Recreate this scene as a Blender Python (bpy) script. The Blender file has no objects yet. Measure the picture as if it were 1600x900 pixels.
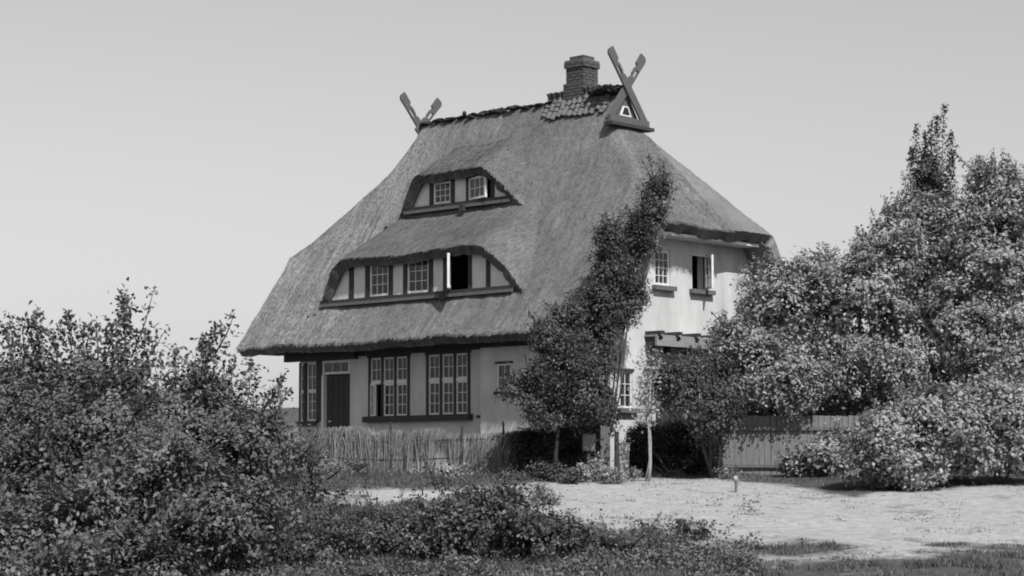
import bpy, math, random
import numpy as np
from mathutils import Vector, Matrix
random.seed(7)
RNG = np.random.default_rng(11)
scene = bpy.context.scene
COL = scene.collection

# ------------------------------------------------------------------ camera, sky, sun, exposure
FPX = 3146.41                                     # focal length in pixels of a 1600 px wide frame
CAM = np.array([37.1826, -32.2221, -0.1734])      # house coordinates: x along the front, y into the depth, metres
YAW, PITCH, ROLL = 0.7399, 0.0894, -0.0025
FW = np.array([-math.sin(YAW)*math.cos(PITCH), math.cos(YAW)*math.cos(PITCH), math.sin(PITCH)])
_r = np.array([math.cos(YAW), math.sin(YAW), 0.0]); _u = np.cross(_r, FW)
RT = math.cos(ROLL)*_r + math.sin(ROLL)*_u
UP = -math.sin(ROLL)*_r + math.cos(ROLL)*_u
cam_d = bpy.data.cameras.new('camera'); cam = bpy.data.objects.new('camera', cam_d); COL.objects.link(cam)
cam_d.sensor_width = 36.0; cam_d.lens = FPX*36.0/1600.0; cam_d.clip_start = 0.5; cam_d.clip_end = 3000
cam.matrix_world = Matrix(((RT[0], UP[0], -FW[0], CAM[0]), (RT[1], UP[1], -FW[1], CAM[1]), (RT[2], UP[2], -FW[2], CAM[2]), (0, 0, 0, 1)))
scene.camera = cam

SUN = np.array([0.83, -0.37, 1.0]); SUN /= np.linalg.norm(SUN)
world = bpy.data.worlds.new('World'); scene.world = world; world.use_nodes = True
wn = world.node_tree.nodes; wl = world.node_tree.links; wn.clear()
sky = wn.new('ShaderNodeTexSky'); sky.sky_type = 'NISHITA'; sky.sun_disc = False
sky.sun_elevation = math.asin(SUN[2]); sky.sun_rotation = math.atan2(SUN[0], SUN[1])
sky.altitude = 0; sky.air_density = 2.8; sky.dust_density = 0.3; sky.ozone_density = 1.0
bw = wn.new('ShaderNodeRGBToBW'); bg = wn.new('ShaderNodeBackground'); wo = wn.new('ShaderNodeOutputWorld')
bg.inputs['Strength'].default_value = 0.079
wl.new(sky.outputs[0], bw.inputs[0]); wl.new(bw.outputs[0], bg.inputs['Color']); wl.new(bg.outputs[0], wo.inputs['Surface'])
sun_d = bpy.data.lights.new('sun', 'SUN'); sun_d.energy = 4.2; sun_d.angle = math.radians(0.53); sun_d.color = (1.0, 0.995, 0.985)
sun = bpy.data.objects.new('sun', sun_d); COL.objects.link(sun)
sun.rotation_euler = Vector(tuple(SUN)).to_track_quat('Z', 'Y').to_euler(); sun.location = (20, -20, 40)
scene.view_settings.view_transform = 'Standard'; scene.view_settings.look = 'None'
scene.view_settings.gamma = 1.0; scene.view_settings.exposure = 0.22; scene.view_settings.use_curve_mapping = False
scene.cycles.filter_width = 1.9
scene.cycles.max_bounces = 6; scene.cycles.transparent_max_bounces = 12

# ------------------------------------------------------------------ pixel / plane geometry (1600x900 photo pixels)
def ray(x, y): return FW + RT*(x-800)/FPX - UP*(y-450)/FPX
def at(x, y, D): return CAM + ray(x, y)*D
def onY(x, y, Y): d = ray(x, y); return CAM + d*(Y-CAM[1])/d[1]
def onX(x, y, X): d = ray(x, y); return CAM + d*(X-CAM[0])/d[0]
FH = np.array([-math.sin(YAW), math.cos(YAW)]); RH = np.array([math.cos(YAW), math.sin(YAW)])
def fs(S, D): return CAM[:2] + FH*D + RH*S        # side / distance from the camera -> plan position

# ------------------------------------------------------------------ value noise
def _tab(seed): return np.random.default_rng(seed).random((64, 64))
_TABS = {}
def vnoise(x, y, seed=0):
    if seed not in _TABS: _TABS[seed] = _tab(seed)
    T = _TABS[seed]
    x = np.asarray(x, float); y = np.asarray(y, float)
    xi = np.floor(x).astype(int); yi = np.floor(y).astype(int); fx = x-xi; fy = y-yi
    fx = fx*fx*(3-2*fx); fy = fy*fy*(3-2*fy)
    a = T[xi % 64, yi % 64]; b = T[(xi+1) % 64, yi % 64]; c = T[xi % 64, (yi+1) % 64]; d = T[(xi+1) % 64, (yi+1) % 64]
    return (a*(1-fx)+b*fx)*(1-fy)+(c*(1-fx)+d*fx)*fy
def fbm(x, y, seed=0, o=4):
    s = 0; a = .5
    for k in range(o): s = s + a*vnoise(x*2**k, y*2**k, seed+k); a *= .5
    return s

# ------------------------------------------------------------------ materials
MATS = {}
def mat(name, c0, c1, scale=8, stretch=(1, 1, 1), rough=0.85, bump=0.0, bscale=40, spec=0.3, detail=6, island=0.0, transl=0.0, attr=None):
    if name in MATS: return MATS[name]
    m = bpy.data.materials.new(name); m.use_nodes = True; n = m.node_tree.nodes; l = m.node_tree.links; n.clear()
    out = n.new('ShaderNodeOutputMaterial'); p = n.new('ShaderNodeBsdfPrincipled')
    p.inputs['Roughness'].default_value = rough; p.inputs['Specular IOR Level'].default_value = spec
    tc = n.new('ShaderNodeTexCoord'); mp = n.new('ShaderNodeMapping'); mp.inputs['Scale'].default_value = stretch
    if attr:
        at_ = n.new('ShaderNodeAttribute'); at_.attribute_name = attr; l.new(at_.outputs['Vector'], mp.inputs['Vector'])
    else: l.new(tc.outputs['Object'], mp.inputs['Vector'])
    nz = n.new('ShaderNodeTexNoise'); nz.inputs['Scale'].default_value = scale; nz.inputs['Detail'].default_value = detail; nz.inputs['Roughness'].default_value = .65
    l.new(mp.outputs[0], nz.inputs['Vector'])
    rp = n.new('ShaderNodeValToRGB'); rp.color_ramp.elements[0].position = .32; rp.color_ramp.elements[1].position = .68
    rp.color_ramp.elements[0].color = (c0, c0, c0, 1); rp.color_ramp.elements[1].color = (c1, c1, c1, 1)
    l.new(nz.outputs['Fac'], rp.inputs[0]); col = rp.outputs[0]
    if island:
        g = n.new('ShaderNodeNewGeometry'); mr = n.new('ShaderNodeMapRange'); mr.inputs['To Min'].default_value = 1-island; mr.inputs['To Max'].default_value = 1+island
        l.new(g.outputs['Random Per Island'], mr.inputs['Value'])
        vm = n.new('ShaderNodeVectorMath'); vm.operation = 'SCALE'; l.new(col, vm.inputs[0]); l.new(mr.outputs[0], vm.inputs['Scale']); col = vm.outputs[0]
    l.new(col, p.inputs['Base Color'])
    if bump:
        n2 = n.new('ShaderNodeTexNoise'); n2.inputs['Scale'].default_value = bscale; n2.inputs['Detail'].default_value = 5
        l.new(mp.outputs[0], n2.inputs['Vector'])
        b = n.new('ShaderNodeBump'); b.inputs['Strength'].default_value = bump; b.inputs['Distance'].default_value = .03
        l.new(n2.outputs['Fac'], b.inputs['Height']); l.new(b.outputs[0], p.inputs['Normal'])
    if transl:
        t = n.new('ShaderNodeBsdfTranslucent'); l.new(col, t.inputs['Color']); mx = n.new('ShaderNodeMixShader'); mx.inputs[0].default_value = transl
        l.new(p.outputs[0], mx.inputs[1]); l.new(t.outputs[0], mx.inputs[2]); l.new(mx.outputs[0], out.inputs['Surface'])
    else: l.new(p.outputs[0], out.inputs['Surface'])
    MATS[name] = m; return m
PLASTER = mat('plaster', .44, .64, 1.6, (1, 1, .35), rough=.92, bump=.25, bscale=30, spec=.1)
PLASTER2 = mat('panel_plaster', .60, .74, 3.0, rough=.92, bump=.25, bscale=30, spec=.1)
TIMBER = mat('dark_timber', .035, .06, 6, (1, 1, 6), rough=.7, bump=.3)
TIMBER_GREY = mat('weathered_timber', .10, .17, 7, (6, 6, 1), rough=.85, bump=.5, bscale=20)
CANOPY = mat('canopy_board', .22, .34, 5, (5, 1, 5), rough=.85, bump=.3)
BOARD = mat('gable_board', .085, .13, 7, (1, 3, 3), rough=.8, bump=.3)
WHITE = mat('white_paint', .62, .78, 12, rough=.5, spec=.4)
BRICK = mat('brick', .055, .12, 9, rough=.9, bump=.5, bscale=60, spec=.15)
MORTAR = mat('mortar', .10, .16, 20, rough=.95, bump=.4)
TILE = mat('roof_tile', .07, .15, 9, rough=.75, bump=.3)
SOD = mat('ridge_sod', .025, .06, 14, rough=1, bump=1.0, bscale=30, spec=.0)
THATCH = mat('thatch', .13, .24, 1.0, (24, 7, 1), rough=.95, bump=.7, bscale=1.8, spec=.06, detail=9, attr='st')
HOOD_THATCH = mat('thatch_hood', .085, .175, 1.0, (24, 7, 1), rough=.95, bump=.7, bscale=1.8, spec=.06, detail=9, attr='st')  # darker thatch tone, used on the dormer hoods only
def thatch_tone(m, left_gain):
    """slow patches of older and newer reed over the thatch; the left end is toned lighter"""
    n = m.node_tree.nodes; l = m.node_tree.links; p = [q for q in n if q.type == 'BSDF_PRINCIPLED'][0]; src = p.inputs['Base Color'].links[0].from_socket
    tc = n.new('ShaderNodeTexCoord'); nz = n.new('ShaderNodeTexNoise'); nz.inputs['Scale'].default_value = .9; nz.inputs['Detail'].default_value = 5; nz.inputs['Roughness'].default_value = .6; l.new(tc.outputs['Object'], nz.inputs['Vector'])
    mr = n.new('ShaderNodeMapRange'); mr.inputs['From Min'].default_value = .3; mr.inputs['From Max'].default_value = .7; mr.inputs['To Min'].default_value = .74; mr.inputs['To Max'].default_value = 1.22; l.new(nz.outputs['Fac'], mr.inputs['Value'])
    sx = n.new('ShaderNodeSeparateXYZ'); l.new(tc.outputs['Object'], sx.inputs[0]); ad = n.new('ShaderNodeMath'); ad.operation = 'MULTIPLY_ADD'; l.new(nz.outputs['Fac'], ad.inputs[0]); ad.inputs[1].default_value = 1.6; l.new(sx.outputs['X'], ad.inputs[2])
    m2 = n.new('ShaderNodeMapRange'); m2.inputs['From Min'].default_value = -2.6; m2.inputs['From Max'].default_value = -.9; m2.inputs['To Min'].default_value = left_gain; m2.inputs['To Max'].default_value = 1; l.new(ad.outputs[0], m2.inputs['Value'])  # lightens the thatch colour towards the left end
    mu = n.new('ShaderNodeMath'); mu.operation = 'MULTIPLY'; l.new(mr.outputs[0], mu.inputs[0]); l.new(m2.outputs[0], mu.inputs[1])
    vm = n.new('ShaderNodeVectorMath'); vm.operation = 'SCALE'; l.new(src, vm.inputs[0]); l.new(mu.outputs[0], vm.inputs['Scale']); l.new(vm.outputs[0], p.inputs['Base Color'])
thatch_tone(THATCH, 1.55); thatch_tone(HOOD_THATCH, 1.0)
STRAW = mat('straw', .12, .25, 3, rough=.9, spec=.1, island=.35)
REED = mat('reed', .18, .33, 2, rough=.9, spec=.1, island=.45)
PLANK = mat('fence_plank', .15, .25, 5, (5, 5, .6), rough=.9, bump=.5, bscale=25, spec=.15)
BARK = mat('bark', .06, .12, 9, (3, 3, .7), rough=.95, bump=.8, spec=.1)
BARK_DARK = mat('dark_bark', .03, .06, 9, (3, 3, .7), rough=.95, bump=.8, spec=.1)
BARK_PALE = mat('pale_bark', .22, .40, 9, (2, 2, 3), rough=.9, bump=.4)
LEAF_L = mat('leaf_left', .08, .175, 1.8, rough=.55, spec=.35, island=.45, transl=.18)
LEAF_R = mat('leaf_right', .17, .35, 1.5, rough=.55, spec=.35, island=.42, transl=.15)
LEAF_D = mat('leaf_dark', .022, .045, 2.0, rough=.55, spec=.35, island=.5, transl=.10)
LEAF_V = mat('leaf_vine', .05, .105, 1.4, rough=.55, spec=.3, island=.5, transl=.12)
LEAF_M = mat('leaf_mid', .05, .11, 2.0, rough=.5, spec=.4, island=.55, transl=.15)
GRASS = mat('grass_blade', .075, .16, .5, rough=.7, spec=.25, island=.5, transl=.2)
LITTER = mat('litter', .10, .22, 3, rough=.9, spec=.1, island=.5)
STONE = mat('whitewashed_stone', .25, .45, 9, rough=.95, bump=.6)
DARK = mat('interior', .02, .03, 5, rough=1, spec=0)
CURTAIN = mat('curtain', .25, .4, 4, (30, 30, 1), rough=1, spec=0)
def glass():
    m = bpy.data.materials.new('window_glass'); m.use_nodes = True; n = m.node_tree.nodes; l = m.node_tree.links; n.clear()
    o = n.new('ShaderNodeOutputMaterial'); t = n.new('ShaderNodeBsdfTransparent'); t.inputs[0].default_value = (.75, .75, .75, 1)
    g = n.new('ShaderNodeBsdfGlossy'); g.inputs['Roughness'].default_value = .03; f = n.new('ShaderNodeLayerWeight')
    tc = n.new('ShaderNodeTexCoord'); nz = n.new('ShaderNodeTexNoise'); nz.inputs['Scale'].default_value = 3; b = n.new('ShaderNodeBump'); b.inputs['Strength'].default_value = .08
    l.new(tc.outputs['Object'], nz.inputs[0]); l.new(nz.outputs[0], b.inputs['Height']); l.new(b.outputs[0], g.inputs['Normal'])
    pw = n.new('ShaderNodeMath'); pw.operation = 'POWER'; pw.inputs[1].default_value = 5; l.new(f.outputs['Facing'], pw.inputs[0])
    ad = n.new('ShaderNodeMath'); ad.operation = 'MULTIPLY_ADD'; ad.inputs[1].default_value = .95; ad.inputs[2].default_value = .05; l.new(pw.outputs[0], ad.inputs[0])
    mx = n.new('ShaderNodeMixShader'); l.new(ad.outputs[0], mx.inputs[0]); l.new(t.outputs[0], mx.inputs[1]); l.new(g.outputs[0], mx.inputs[2]); l.new(mx.outputs[0], o.inputs[0])
    return m
GLASS = glass()

# ------------------------------------------------------------------ object helpers
ORG = {}
def tag(o, label=None, cat=None, group=None, kind=None):
    for k, v in (('label', label), ('category', cat), ('group', group), ('kind', kind)):
        if v: o[k] = v
    return o
def thing(name, loc, label, cat, group=None):
    o = bpy.data.objects.new(name, None); COL.objects.link(o); o.location = tuple(loc); o.empty_display_size = .3
    ORG[o.name] = np.array(loc, float); return tag(o, label, cat, group)
def place(o, origin, parent):
    o.location = tuple(np.array(origin, float) - (ORG[parent.name] if parent else 0)); o.parent = parent; ORG[o.name] = np.array(origin, float)
def add_mesh(name, V, F, m, parent=None, origin=None, smooth=False, attr=None):
    V = np.asarray(V, float)
    if origin is None: origin = ORG[parent.name] if parent else V.mean(0)*[1, 1, 0]+[0, 0, V[:, 2].min()]
    me = bpy.data.meshes.new(name)
    if isinstance(F, np.ndarray) and F.ndim == 2:
        k = F.shape[1]; me.vertices.add(len(V)); me.vertices.foreach_set('co', (V-origin).astype(np.float32).ravel())
        me.loops.add(F.size); me.loops.foreach_set('vertex_index', F.astype(np.int32).ravel())
        me.polygons.add(len(F)); me.polygons.foreach_set('loop_start', np.arange(0, F.size, k, dtype=np.int32))
        me.update(calc_edges=True)
    else:
        me.from_pydata((V-origin).tolist(), [], F); me.update()
    if smooth: me.polygons.foreach_set('use_smooth', np.ones(len(me.polygons), bool))
    if attr is not None:
        a = me.attributes.new(attr[0], 'FLOAT_VECTOR', 'POINT'); a.data.foreach_set('vector', np.asarray(attr[1], np.float32).ravel())
    me.materials.append(m); o = bpy.data.objects.new(name, me); COL.objects.link(o); place(o, origin, parent); return o
def share(name, me, origin, parent, rotz=0, scale=(1, 1, 1), mtx=None):
    o = bpy.data.objects.new(name, me); COL.objects.link(o); place(o, origin, parent); o.rotation_euler = (0, 0, rotz); o.scale = scale
    if mtx is not None:
        o.rotation_euler = mtx.to_euler()
    return o
class MB:
    def __init__(s): s.v = []; s.f = []
    def poly8(s, P):                                  # P: 8 corners, bottom 4 then top 4
        b = len(s.v); s.v += [tuple(p) for p in P]
        s.f += [[b+i for i in q] for q in ((3, 2, 1, 0), (4, 5, 6, 7), (0, 1, 5, 4), (1, 2, 6, 5), (2, 3, 7, 6), (3, 0, 4, 7))]; return s
    def box(s, x0, x1, y0, y1, z0, z1):
        return s.poly8([(x0, y0, z0), (x1, y0, z0), (x1, y1, z0), (x0, y1, z0), (x0, y0, z1), (x1, y0, z1), (x1, y1, z1), (x0, y1, z1)])
    def obox(s, o, e, n, a0, a1, d0, d1, z0, z1, z1b=None):   # box in a wall frame: along e, depth along n, up z
        o = np.array(o, float); e = np.array(e, float); n = np.array(n, float); z1b = z1 if z1b is None else z1b
        c = lambda a, d, z: o+e*a+n*d+np.array([0, 0, z])
        return s.poly8([c(a0, d0, z0), c(a1, d0, z0), c(a1, d1, z0), c(a0, d1, z0), c(a0, d0, z1), c(a1, d0, z1b), c(a1, d1, z1b), c(a0, d1, z1)])
    def prism(s, pts, ext):                            # polygon extruded by vector ext
        b = len(s.v); k = len(pts); e = np.array(ext, float); s.v += [tuple(p) for p in pts]+[tuple(np.array(p, float)+e) for p in pts]
        s.f += [list(range(b, b+k)), list(range(b+2*k-1, b+k-1, -1))]+[[b+i, b+(i+1) % k, b+k+(i+1) % k, b+k+i] for i in range(k)]; return s
    def tube(s, pts, rad, n=6):
        pts = [np.array(p, float) for p in pts]; b = len(s.v)
        for i, p in enumerate(pts):
            t = pts[min(i+1, len(pts)-1)]-pts[max(i-1, 0)]; t = t/(np.linalg.norm(t)+1e-9)
            a = np.cross(t, [0.31, .2, .93] if abs(t[2]) < .9 else [1, 0, 0]); a /= np.linalg.norm(a); c = np.cross(t, a)
            for k in range(n):
                w = 2*math.pi*k/n; s.v.append(tuple(p+(a*math.cos(w)+c*math.sin(w))*rad[i]))
        for i in range(len(pts)-1):
            for k in range(n): s.f.append([b+i*n+k, b+i*n+(k+1) % n, b+(i+1)*n+(k+1) % n, b+(i+1)*n+k])
        s.f.append([b+k for k in range(n)][::-1]); s.f.append([b+(len(pts)-1)*n+k for k in range(n)]); return s
    def build(s, name, m, parent=None, origin=None, smooth=False): return add_mesh(name, s.v, s.f, m, parent, origin, smooth)

# ------------------------------------------------------------------ terrain
def gz(x, y):
    x = np.asarray(x, float); y = np.asarray(y, float)
    D = (x-CAM[0])*FH[0]+(y-CAM[1])*FH[1]; S = (x-CAM[0])*RH[0]+(y-CAM[1])*RH[1]
    z = np.interp(D, [-50, 0, 14, 20, 24, 32, 38, 40.3, 42, 60, 100, 165, 190, 400, 900], [-1.9, -1.9, -1.85, -1.66, -1.46, -.93, -.50, -.36, -.27, -.27, .7, 4.6, 5.2, 2, 0])
    far = np.clip((D-60)/60, 0, 1)
    z = z+far*(fbm(x/45+9, y/45+3, 3)-.47)*5*np.clip(1-(D-260)/300, 0, 1)
    near = np.clip((41-D)/3, 0, 1)
    return z+near*((fbm(x/3.1, y/3.1, 5)-.47)*.22+(fbm(x/.6, y/.6, 8)-.47)*.05)
def cover(S, D, x, y):                                  # 1 = grass and litter, 0 = bare sand
    u = 800+FPX*S/np.maximum(D, 1)
    lo = np.interp(u, [400, 640, 900, 1000, 1150, 1400, 1600, 1800], [35.2, 33.5, 30.2, 28.6, 27.0, 26.4, 26.9, 27.5])
    hi = np.interp(u, [400, 560, 700, 850, 950, 1100, 1200, 1330, 1480, 1600, 1800], [36.2, 37.0, 36.6, 38.6, 39.5, 40.6, 39.2, 36.1, 37.4, 38.9, 39.5])
    n = (fbm(x/1.1, y/1.1, 21)-.47)*6.0+(fbm(x/.25, y/.25, 25)-.47)*2.0
    a = np.clip(.5+(lo-D+n*1.3)*.24, 0, 1); b = np.clip(.5+(D-hi+n*.4)*.8, 0, 1)
    patch = np.clip((fbm(x/.5, y/.5, 31)-.60)*6, 0, .45)
    out = np.clip((np.abs(S)-14)/4, 0, .6)
    return np.clip(np.maximum(np.maximum(a, b), np.maximum(patch, out)), 0, 1)
def ground():
    Ds = np.concatenate([np.arange(-40, 18, 4.0), np.arange(18, 46, .16), np.arange(46, 80, 1.5), np.arange(80, 260, 6), np.arange(260, 1500, 60)])
    Ss = np.concatenate([-np.arange(1000, 120, -60), -np.arange(120, 14, -5), np.arange(-14, 14.01, .16), np.arange(15, 120, 5), np.arange(120, 1000, 60)])
    DD, SS = np.meshgrid(Ds, Ss, indexing='ij')
    X = CAM[0]+FH[0]*DD+RH[0]*SS; Y = CAM[1]+FH[1]*DD+RH[1]*SS; Z = gz(X, Y)
    a, b = DD.shape; i = np.arange(a*b).reshape(a, b)
    F = np.stack([i[:-1, :-1], i[:-1, 1:], i[1:, 1:], i[1:, :-1]], -1).reshape(-1, 4)
    c = cover(SS, DD, X, Y); c = np.where(DD > 60, .75+.25*fbm(X/14, Y/14, 41), c)
    at_ = np.stack([c, c, c], -1).reshape(-1, 3)
    m = bpy.data.materials.new('sandy_ground'); m.use_nodes = True; n = m.node_tree.nodes; l = m.node_tree.links
    p = n['Principled BSDF']; p.inputs['Roughness'].default_value = 1; p.inputs['Specular IOR Level'].default_value = .05
    A = n.new('ShaderNodeAttribute'); A.attribute_name = 'cover'
    tc = n.new('ShaderNodeTexCoord')
    def noise(s, d=8):
        z = n.new('ShaderNodeTexNoise'); z.inputs['Scale'].default_value = s; z.inputs['Detail'].default_value = d; z.inputs['Roughness'].default_value = .7; l.new(tc.outputs['Object'], z.inputs['Vector']); return z
    def ramp(src, p0, p1, c0, c1):
        r = n.new('ShaderNodeValToRGB'); e = r.color_ramp.elements; e[0].position = p0; e[1].position = p1; e[0].color = (c0, c0, c0, 1); e[1].color = (c1, c1, c1, 1); l.new(src, r.inputs[0]); return r
    sand = ramp(noise(5).outputs['Fac'], .3, .7, .27, .48); soil = ramp(noise(9).outputs['Fac'], .3, .7, .05, .12)
    litter = ramp(noise(16, 7).outputs['Fac'], .56, .70, 0, .6)
    mx0 = n.new('ShaderNodeMix'); mx0.data_type = 'RGBA'; l.new(litter.outputs[0], mx0.inputs[0]); l.new(sand.outputs[0], mx0.inputs[6]); mx0.inputs[7].default_value = (.12, .12, .12, 1)
    ad = n.new('ShaderNodeMath'); ad.operation = 'MULTIPLY_ADD'; l.new(noise(7, 6).outputs['Fac'], ad.inputs[0]); ad.inputs[1].default_value = 1.1; ad.inputs[2].default_value = -.55
    a2 = n.new('ShaderNodeMath'); a2.operation = 'ADD'; a2.use_clamp = True; l.new(A.outputs['Fac'], a2.inputs[0]); l.new(ad.outputs[0], a2.inputs[1])
    sm = ramp(a2.outputs[0], .25, .85, 0, 1)
    mx = n.new('ShaderNodeMix'); mx.data_type = 'RGBA'; l.new(sm.outputs[0], mx.inputs[0]); l.new(mx0.outputs[2], mx.inputs[6]); l.new(soil.outputs[0], mx.inputs[7])
    l.new(mx.outputs[2], p.inputs['Base Color'])
    b = n.new('ShaderNodeBump'); b.inputs['Strength'].default_value = .8; b.inputs['Distance'].default_value = .04; l.new(noise(14).outputs['Fac'], b.inputs['Height']); l.new(b.outputs[0], p.inputs['Normal'])
    V = np.stack([X, Y, Z], -1).reshape(-1, 3)
    o = add_mesh('ground', V, F, m, None, (0, 0, 0), True, ('cover', at_)); tag(o, 'pale sandy ground with grass patches rising towards the house', 'ground', kind='structure')
ground()

# ------------------------------------------------------------------ the house
HX, HY, HW = 10.32, 0.0, 6.2
house = thing('thatched_house', (5.2, 3.1, -.27), 'white plastered house under a steep thatched roof with two trapezoid dormers', 'house')
def walls_strip(name, o, e, n, L, z0, top, thick, holes, extra=(), m=PLASTER):
    """wall along e from o; n points outward; outer face at depth 0; holes = (a0,a1,z0,z1)"""
    cuts = sorted(set([0, L]+[h[0] for h in holes]+[h[1] for h in holes]+list(extra))); b = MB()
    for a0, a1 in zip(cuts[:-1], cuts[1:]):
        am = (a0+a1)/2; hs = sorted([(h[2], h[3]) for h in holes if h[0] < am < h[1]]); z = z0
        for h0, h1 in hs:
            if h0 > z: b.obox(o, e, n, a0, a1, -thick, 0, z, h0)
            z = h1
        b.obox(o, e, n, a0, a1, -thick, 0, z, top(a0), top(a1))
    return b.build(name, m, house)
def zf(y):
    t = (np.asarray(y, float)+.69)/3.79
    return 2.75+5.70*t-.30*4*t*(1-t)
def smin(a, b, k): h = np.clip(.5+.5*(b-a)/k, 0, 1); return b*(1-h)+a*h-k*h*(1-h)
def smax(a, b, k): return -smin(-a, -b, k)
XR0, XR1, XL0, XL1 = 8.40, 11.02, 1.95, -.68
def hipR(x): return 7.70-1.015*(x-XR0)
def hipL(x): return np.maximum(7.55-1.0*(1.80-x), 8.30-2.4*(XL0-x))
def roofz(x, y):
    x = np.asarray(x, float); y = np.asarray(y, float)
    z = smin(zf(y), zf(HW-y)+.14*np.clip((HW-y)/3, 0, 1)*np.clip((y-3.1)*2, 0, 1), .22)
    z = np.where(x > XR0, smin(z, hipR(x), np.clip(.34-.11*(x-XR0), .06, .34)), z); z = np.where(x < XL0, smin(z, hipL(x), np.clip(.40-.13*(XL0-x), .06, .4)), z)
    return z
def topz(y): return float(min(4.98, min(zf(y), zf(HW-y))-.42))
YR = .25                                                # recessed part of the front wall
# windows of the recessed front: (x0, x1, z0, z1)
WA = (3.00, 4.37, 1.04, 2.40); WB = (4.90, 6.28, 1.04, 2.40); DOOR = (1.40, 2.36, -.27, 2.40)
walls_strip('wall', (1.22, YR, 0), (1, 0, 0), (0, -1, 0), 5.60, -.6, lambda a: 2.9, .3, [(w[0]-1.22, w[1]-1.22, w[2], w[3]) for w in (WA, WB)]+[(DOOR[0]-1.22, DOOR[1]-1.22, -.27, 2.40)])
SW = (7.33, 7.74, 1.5, 2.10)
walls_strip('wall', (6.82, 0, 0), (1, 0, 0), (0, -1, 0), HX-6.82-.3, -.6, lambda a: 2.9, .55, [(SW[0]-6.82, SW[1]-6.82, SW[2], SW[3])])
RW = [(1.75, 2.31, 3.76, 4.54), (3.07, 3.68, 3.76, 4.56), (.55, .98, 1.09, 1.87), (1.75, 2.75, -.27, 1.95)]
walls_strip('wall', (HX, 0, 0), (0, 1, 0), (1, 0, 0), HW, -.6, topz, .3, RW, [i*.25 for i in range(1, 25)])
walls_strip('wall', (.36, HW, 0), (0, -1, 0), (-1, 0, 0), HW-.62, -.6, lambda a: topz(HW-a), .3, [], [i*.25 for i in range(1, 22)])
walls_strip('wall', (HX-.3, HW, 0), (-1, 0, 0), (0, 1, 0), HX-.66, -.6, lambda a: 2.9, .3, [])
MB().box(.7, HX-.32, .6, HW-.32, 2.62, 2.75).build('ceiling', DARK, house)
# canted bay at the left end of the front
ba = np.array([.83, YR]); bb = np.array([.30, YR+.26]); be = (bb-ba)/np.linalg.norm(bb-ba); bl = float(np.linalg.norm(bb-ba)); bn = np.array([be[1], -be[0]])
if bn[1] > 0: bn = -bn
for z0_, z1_ in ((-.6, .97), (2.37, 2.9)): MB().box(.83, 1.22, YR, YR+.3, z0_, z1_).build('wall', PLASTER, house)
O3 = (ba[0], ba[1], 0); E3 = (be[0], be[1], 0); N3 = (bn[0], bn[1], 0)
for z0_, z1_ in ((-.6, .97), (2.37, 2.9)): MB().obox(O3, E3, N3, .02, bl, -.28, 0, z0_, z1_).build('wall', PLASTER, house)
# soffit boards below the eaves and the dark head beam over bay and door
MB().box(-.2, HX-.02, -.42, YR-.01, 2.58, 2.62).build('soffit', TIMBER, house)
MB().box(.18, 2.66, YR-.16, YR-.02, 2.405, 2.575).build('head_beam', TIMBER, house)
MB().box(2.67, 6.81, YR-.05, YR-.003, 2.46, 2.575).build('eave_shade_strip', TIMBER, house)  # dark strip added to stand in for the shade below the eave
MB().box(6.83, HX+.02, -.05, -.003, 2.47, 2.575).build('eave_shade_strip', TIMBER, house)  # the same added shade strip on the forward part of the wall
MB().box(HX+.005, HX+.48, 1.35, 4.95, 4.80, 4.86).build('soffit', WHITE, house)

def window(o, e, n, a0, a1, z0, z1, cols, rows, fr=.05, bar=.015, depth=.05, m=WHITE, hinge=None, angle=0, panes=True, tag_=None):
    """a sash: frame bars, panes and glazing bars in the wall frame (o, e, n); hinge 'l'/'r' swings it outward by angle"""
    o = np.array(o, float); e = np.array(e, float); n = np.array(n, float)
    if hinge:
        c, s_ = math.cos(angle), math.sin(angle)
        if hinge == 'l': o = o+e*a0; w = a1-a0; e2 = e*c+n*s_; n2 = n*c-e*s_; a0, a1 = 0, w
        else: o = o+e*a1; w = a1-a0; e2 = e*c-n*s_; n2 = n*c+e*s_; a0, a1 = -w, 0
        e, n = e2, n2
    b = MB()
    b.obox(o, e, n, a0, a0+fr, -depth, 0, z0, z1); b.obox(o, e, n, a1-fr, a1, -depth, 0, z0, z1)
    b.obox(o, e, n, a0+fr, a1-fr, -depth, 0, z0, z0+fr); b.obox(o, e, n, a0+fr, a1-fr, -depth, 0, z1-fr, z1)
    f = b.build('window', m, house)
    ia0, ia1, iz0, iz1 = a0+fr, a1-fr, z0+fr, z1-fr
    cw = (ia1-ia0-bar*(cols-1))/cols; rh = (iz1-iz0-bar*(rows-1))/rows
    for i in range(cols-1):
        q = ia0+cw*(i+1)+bar*i; MB().obox(o, e, n, q, q+bar, -depth+.012, -.012, iz0, iz1).build('glazing_bar', m, f)
    for j in range(rows-1):
        q = iz0+rh*(j+1)+bar*j
        for i in range(cols): MB().obox(o, e, n, ia0+(cw+bar)*i, ia0+(cw+bar)*i+cw, -depth+.013, -.013, q, q+bar).build('glazing_bar', m, f)
    if panes:
        for i in range(cols):
            for j in range(rows):
                p0 = ia0+(cw+bar)*i; q0 = iz0+(rh+bar)*j; t = random.uniform(-.002, .002)
                MB().obox(o, e, n, p0, p0+cw, -depth*.55+t, -depth*.45+t, q0, q0+rh).build('pane', GLASS, f)
    return f
FO = (0, YR, 0); EX = (1, 0, 0); NY = (0, -1, 0)
def timber(name, x0, x1, y0, y1, z0, z1, m=TIMBER): return MB().box(x0, x1, y0, y1, z0, z1).build(name, m, house)
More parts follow.
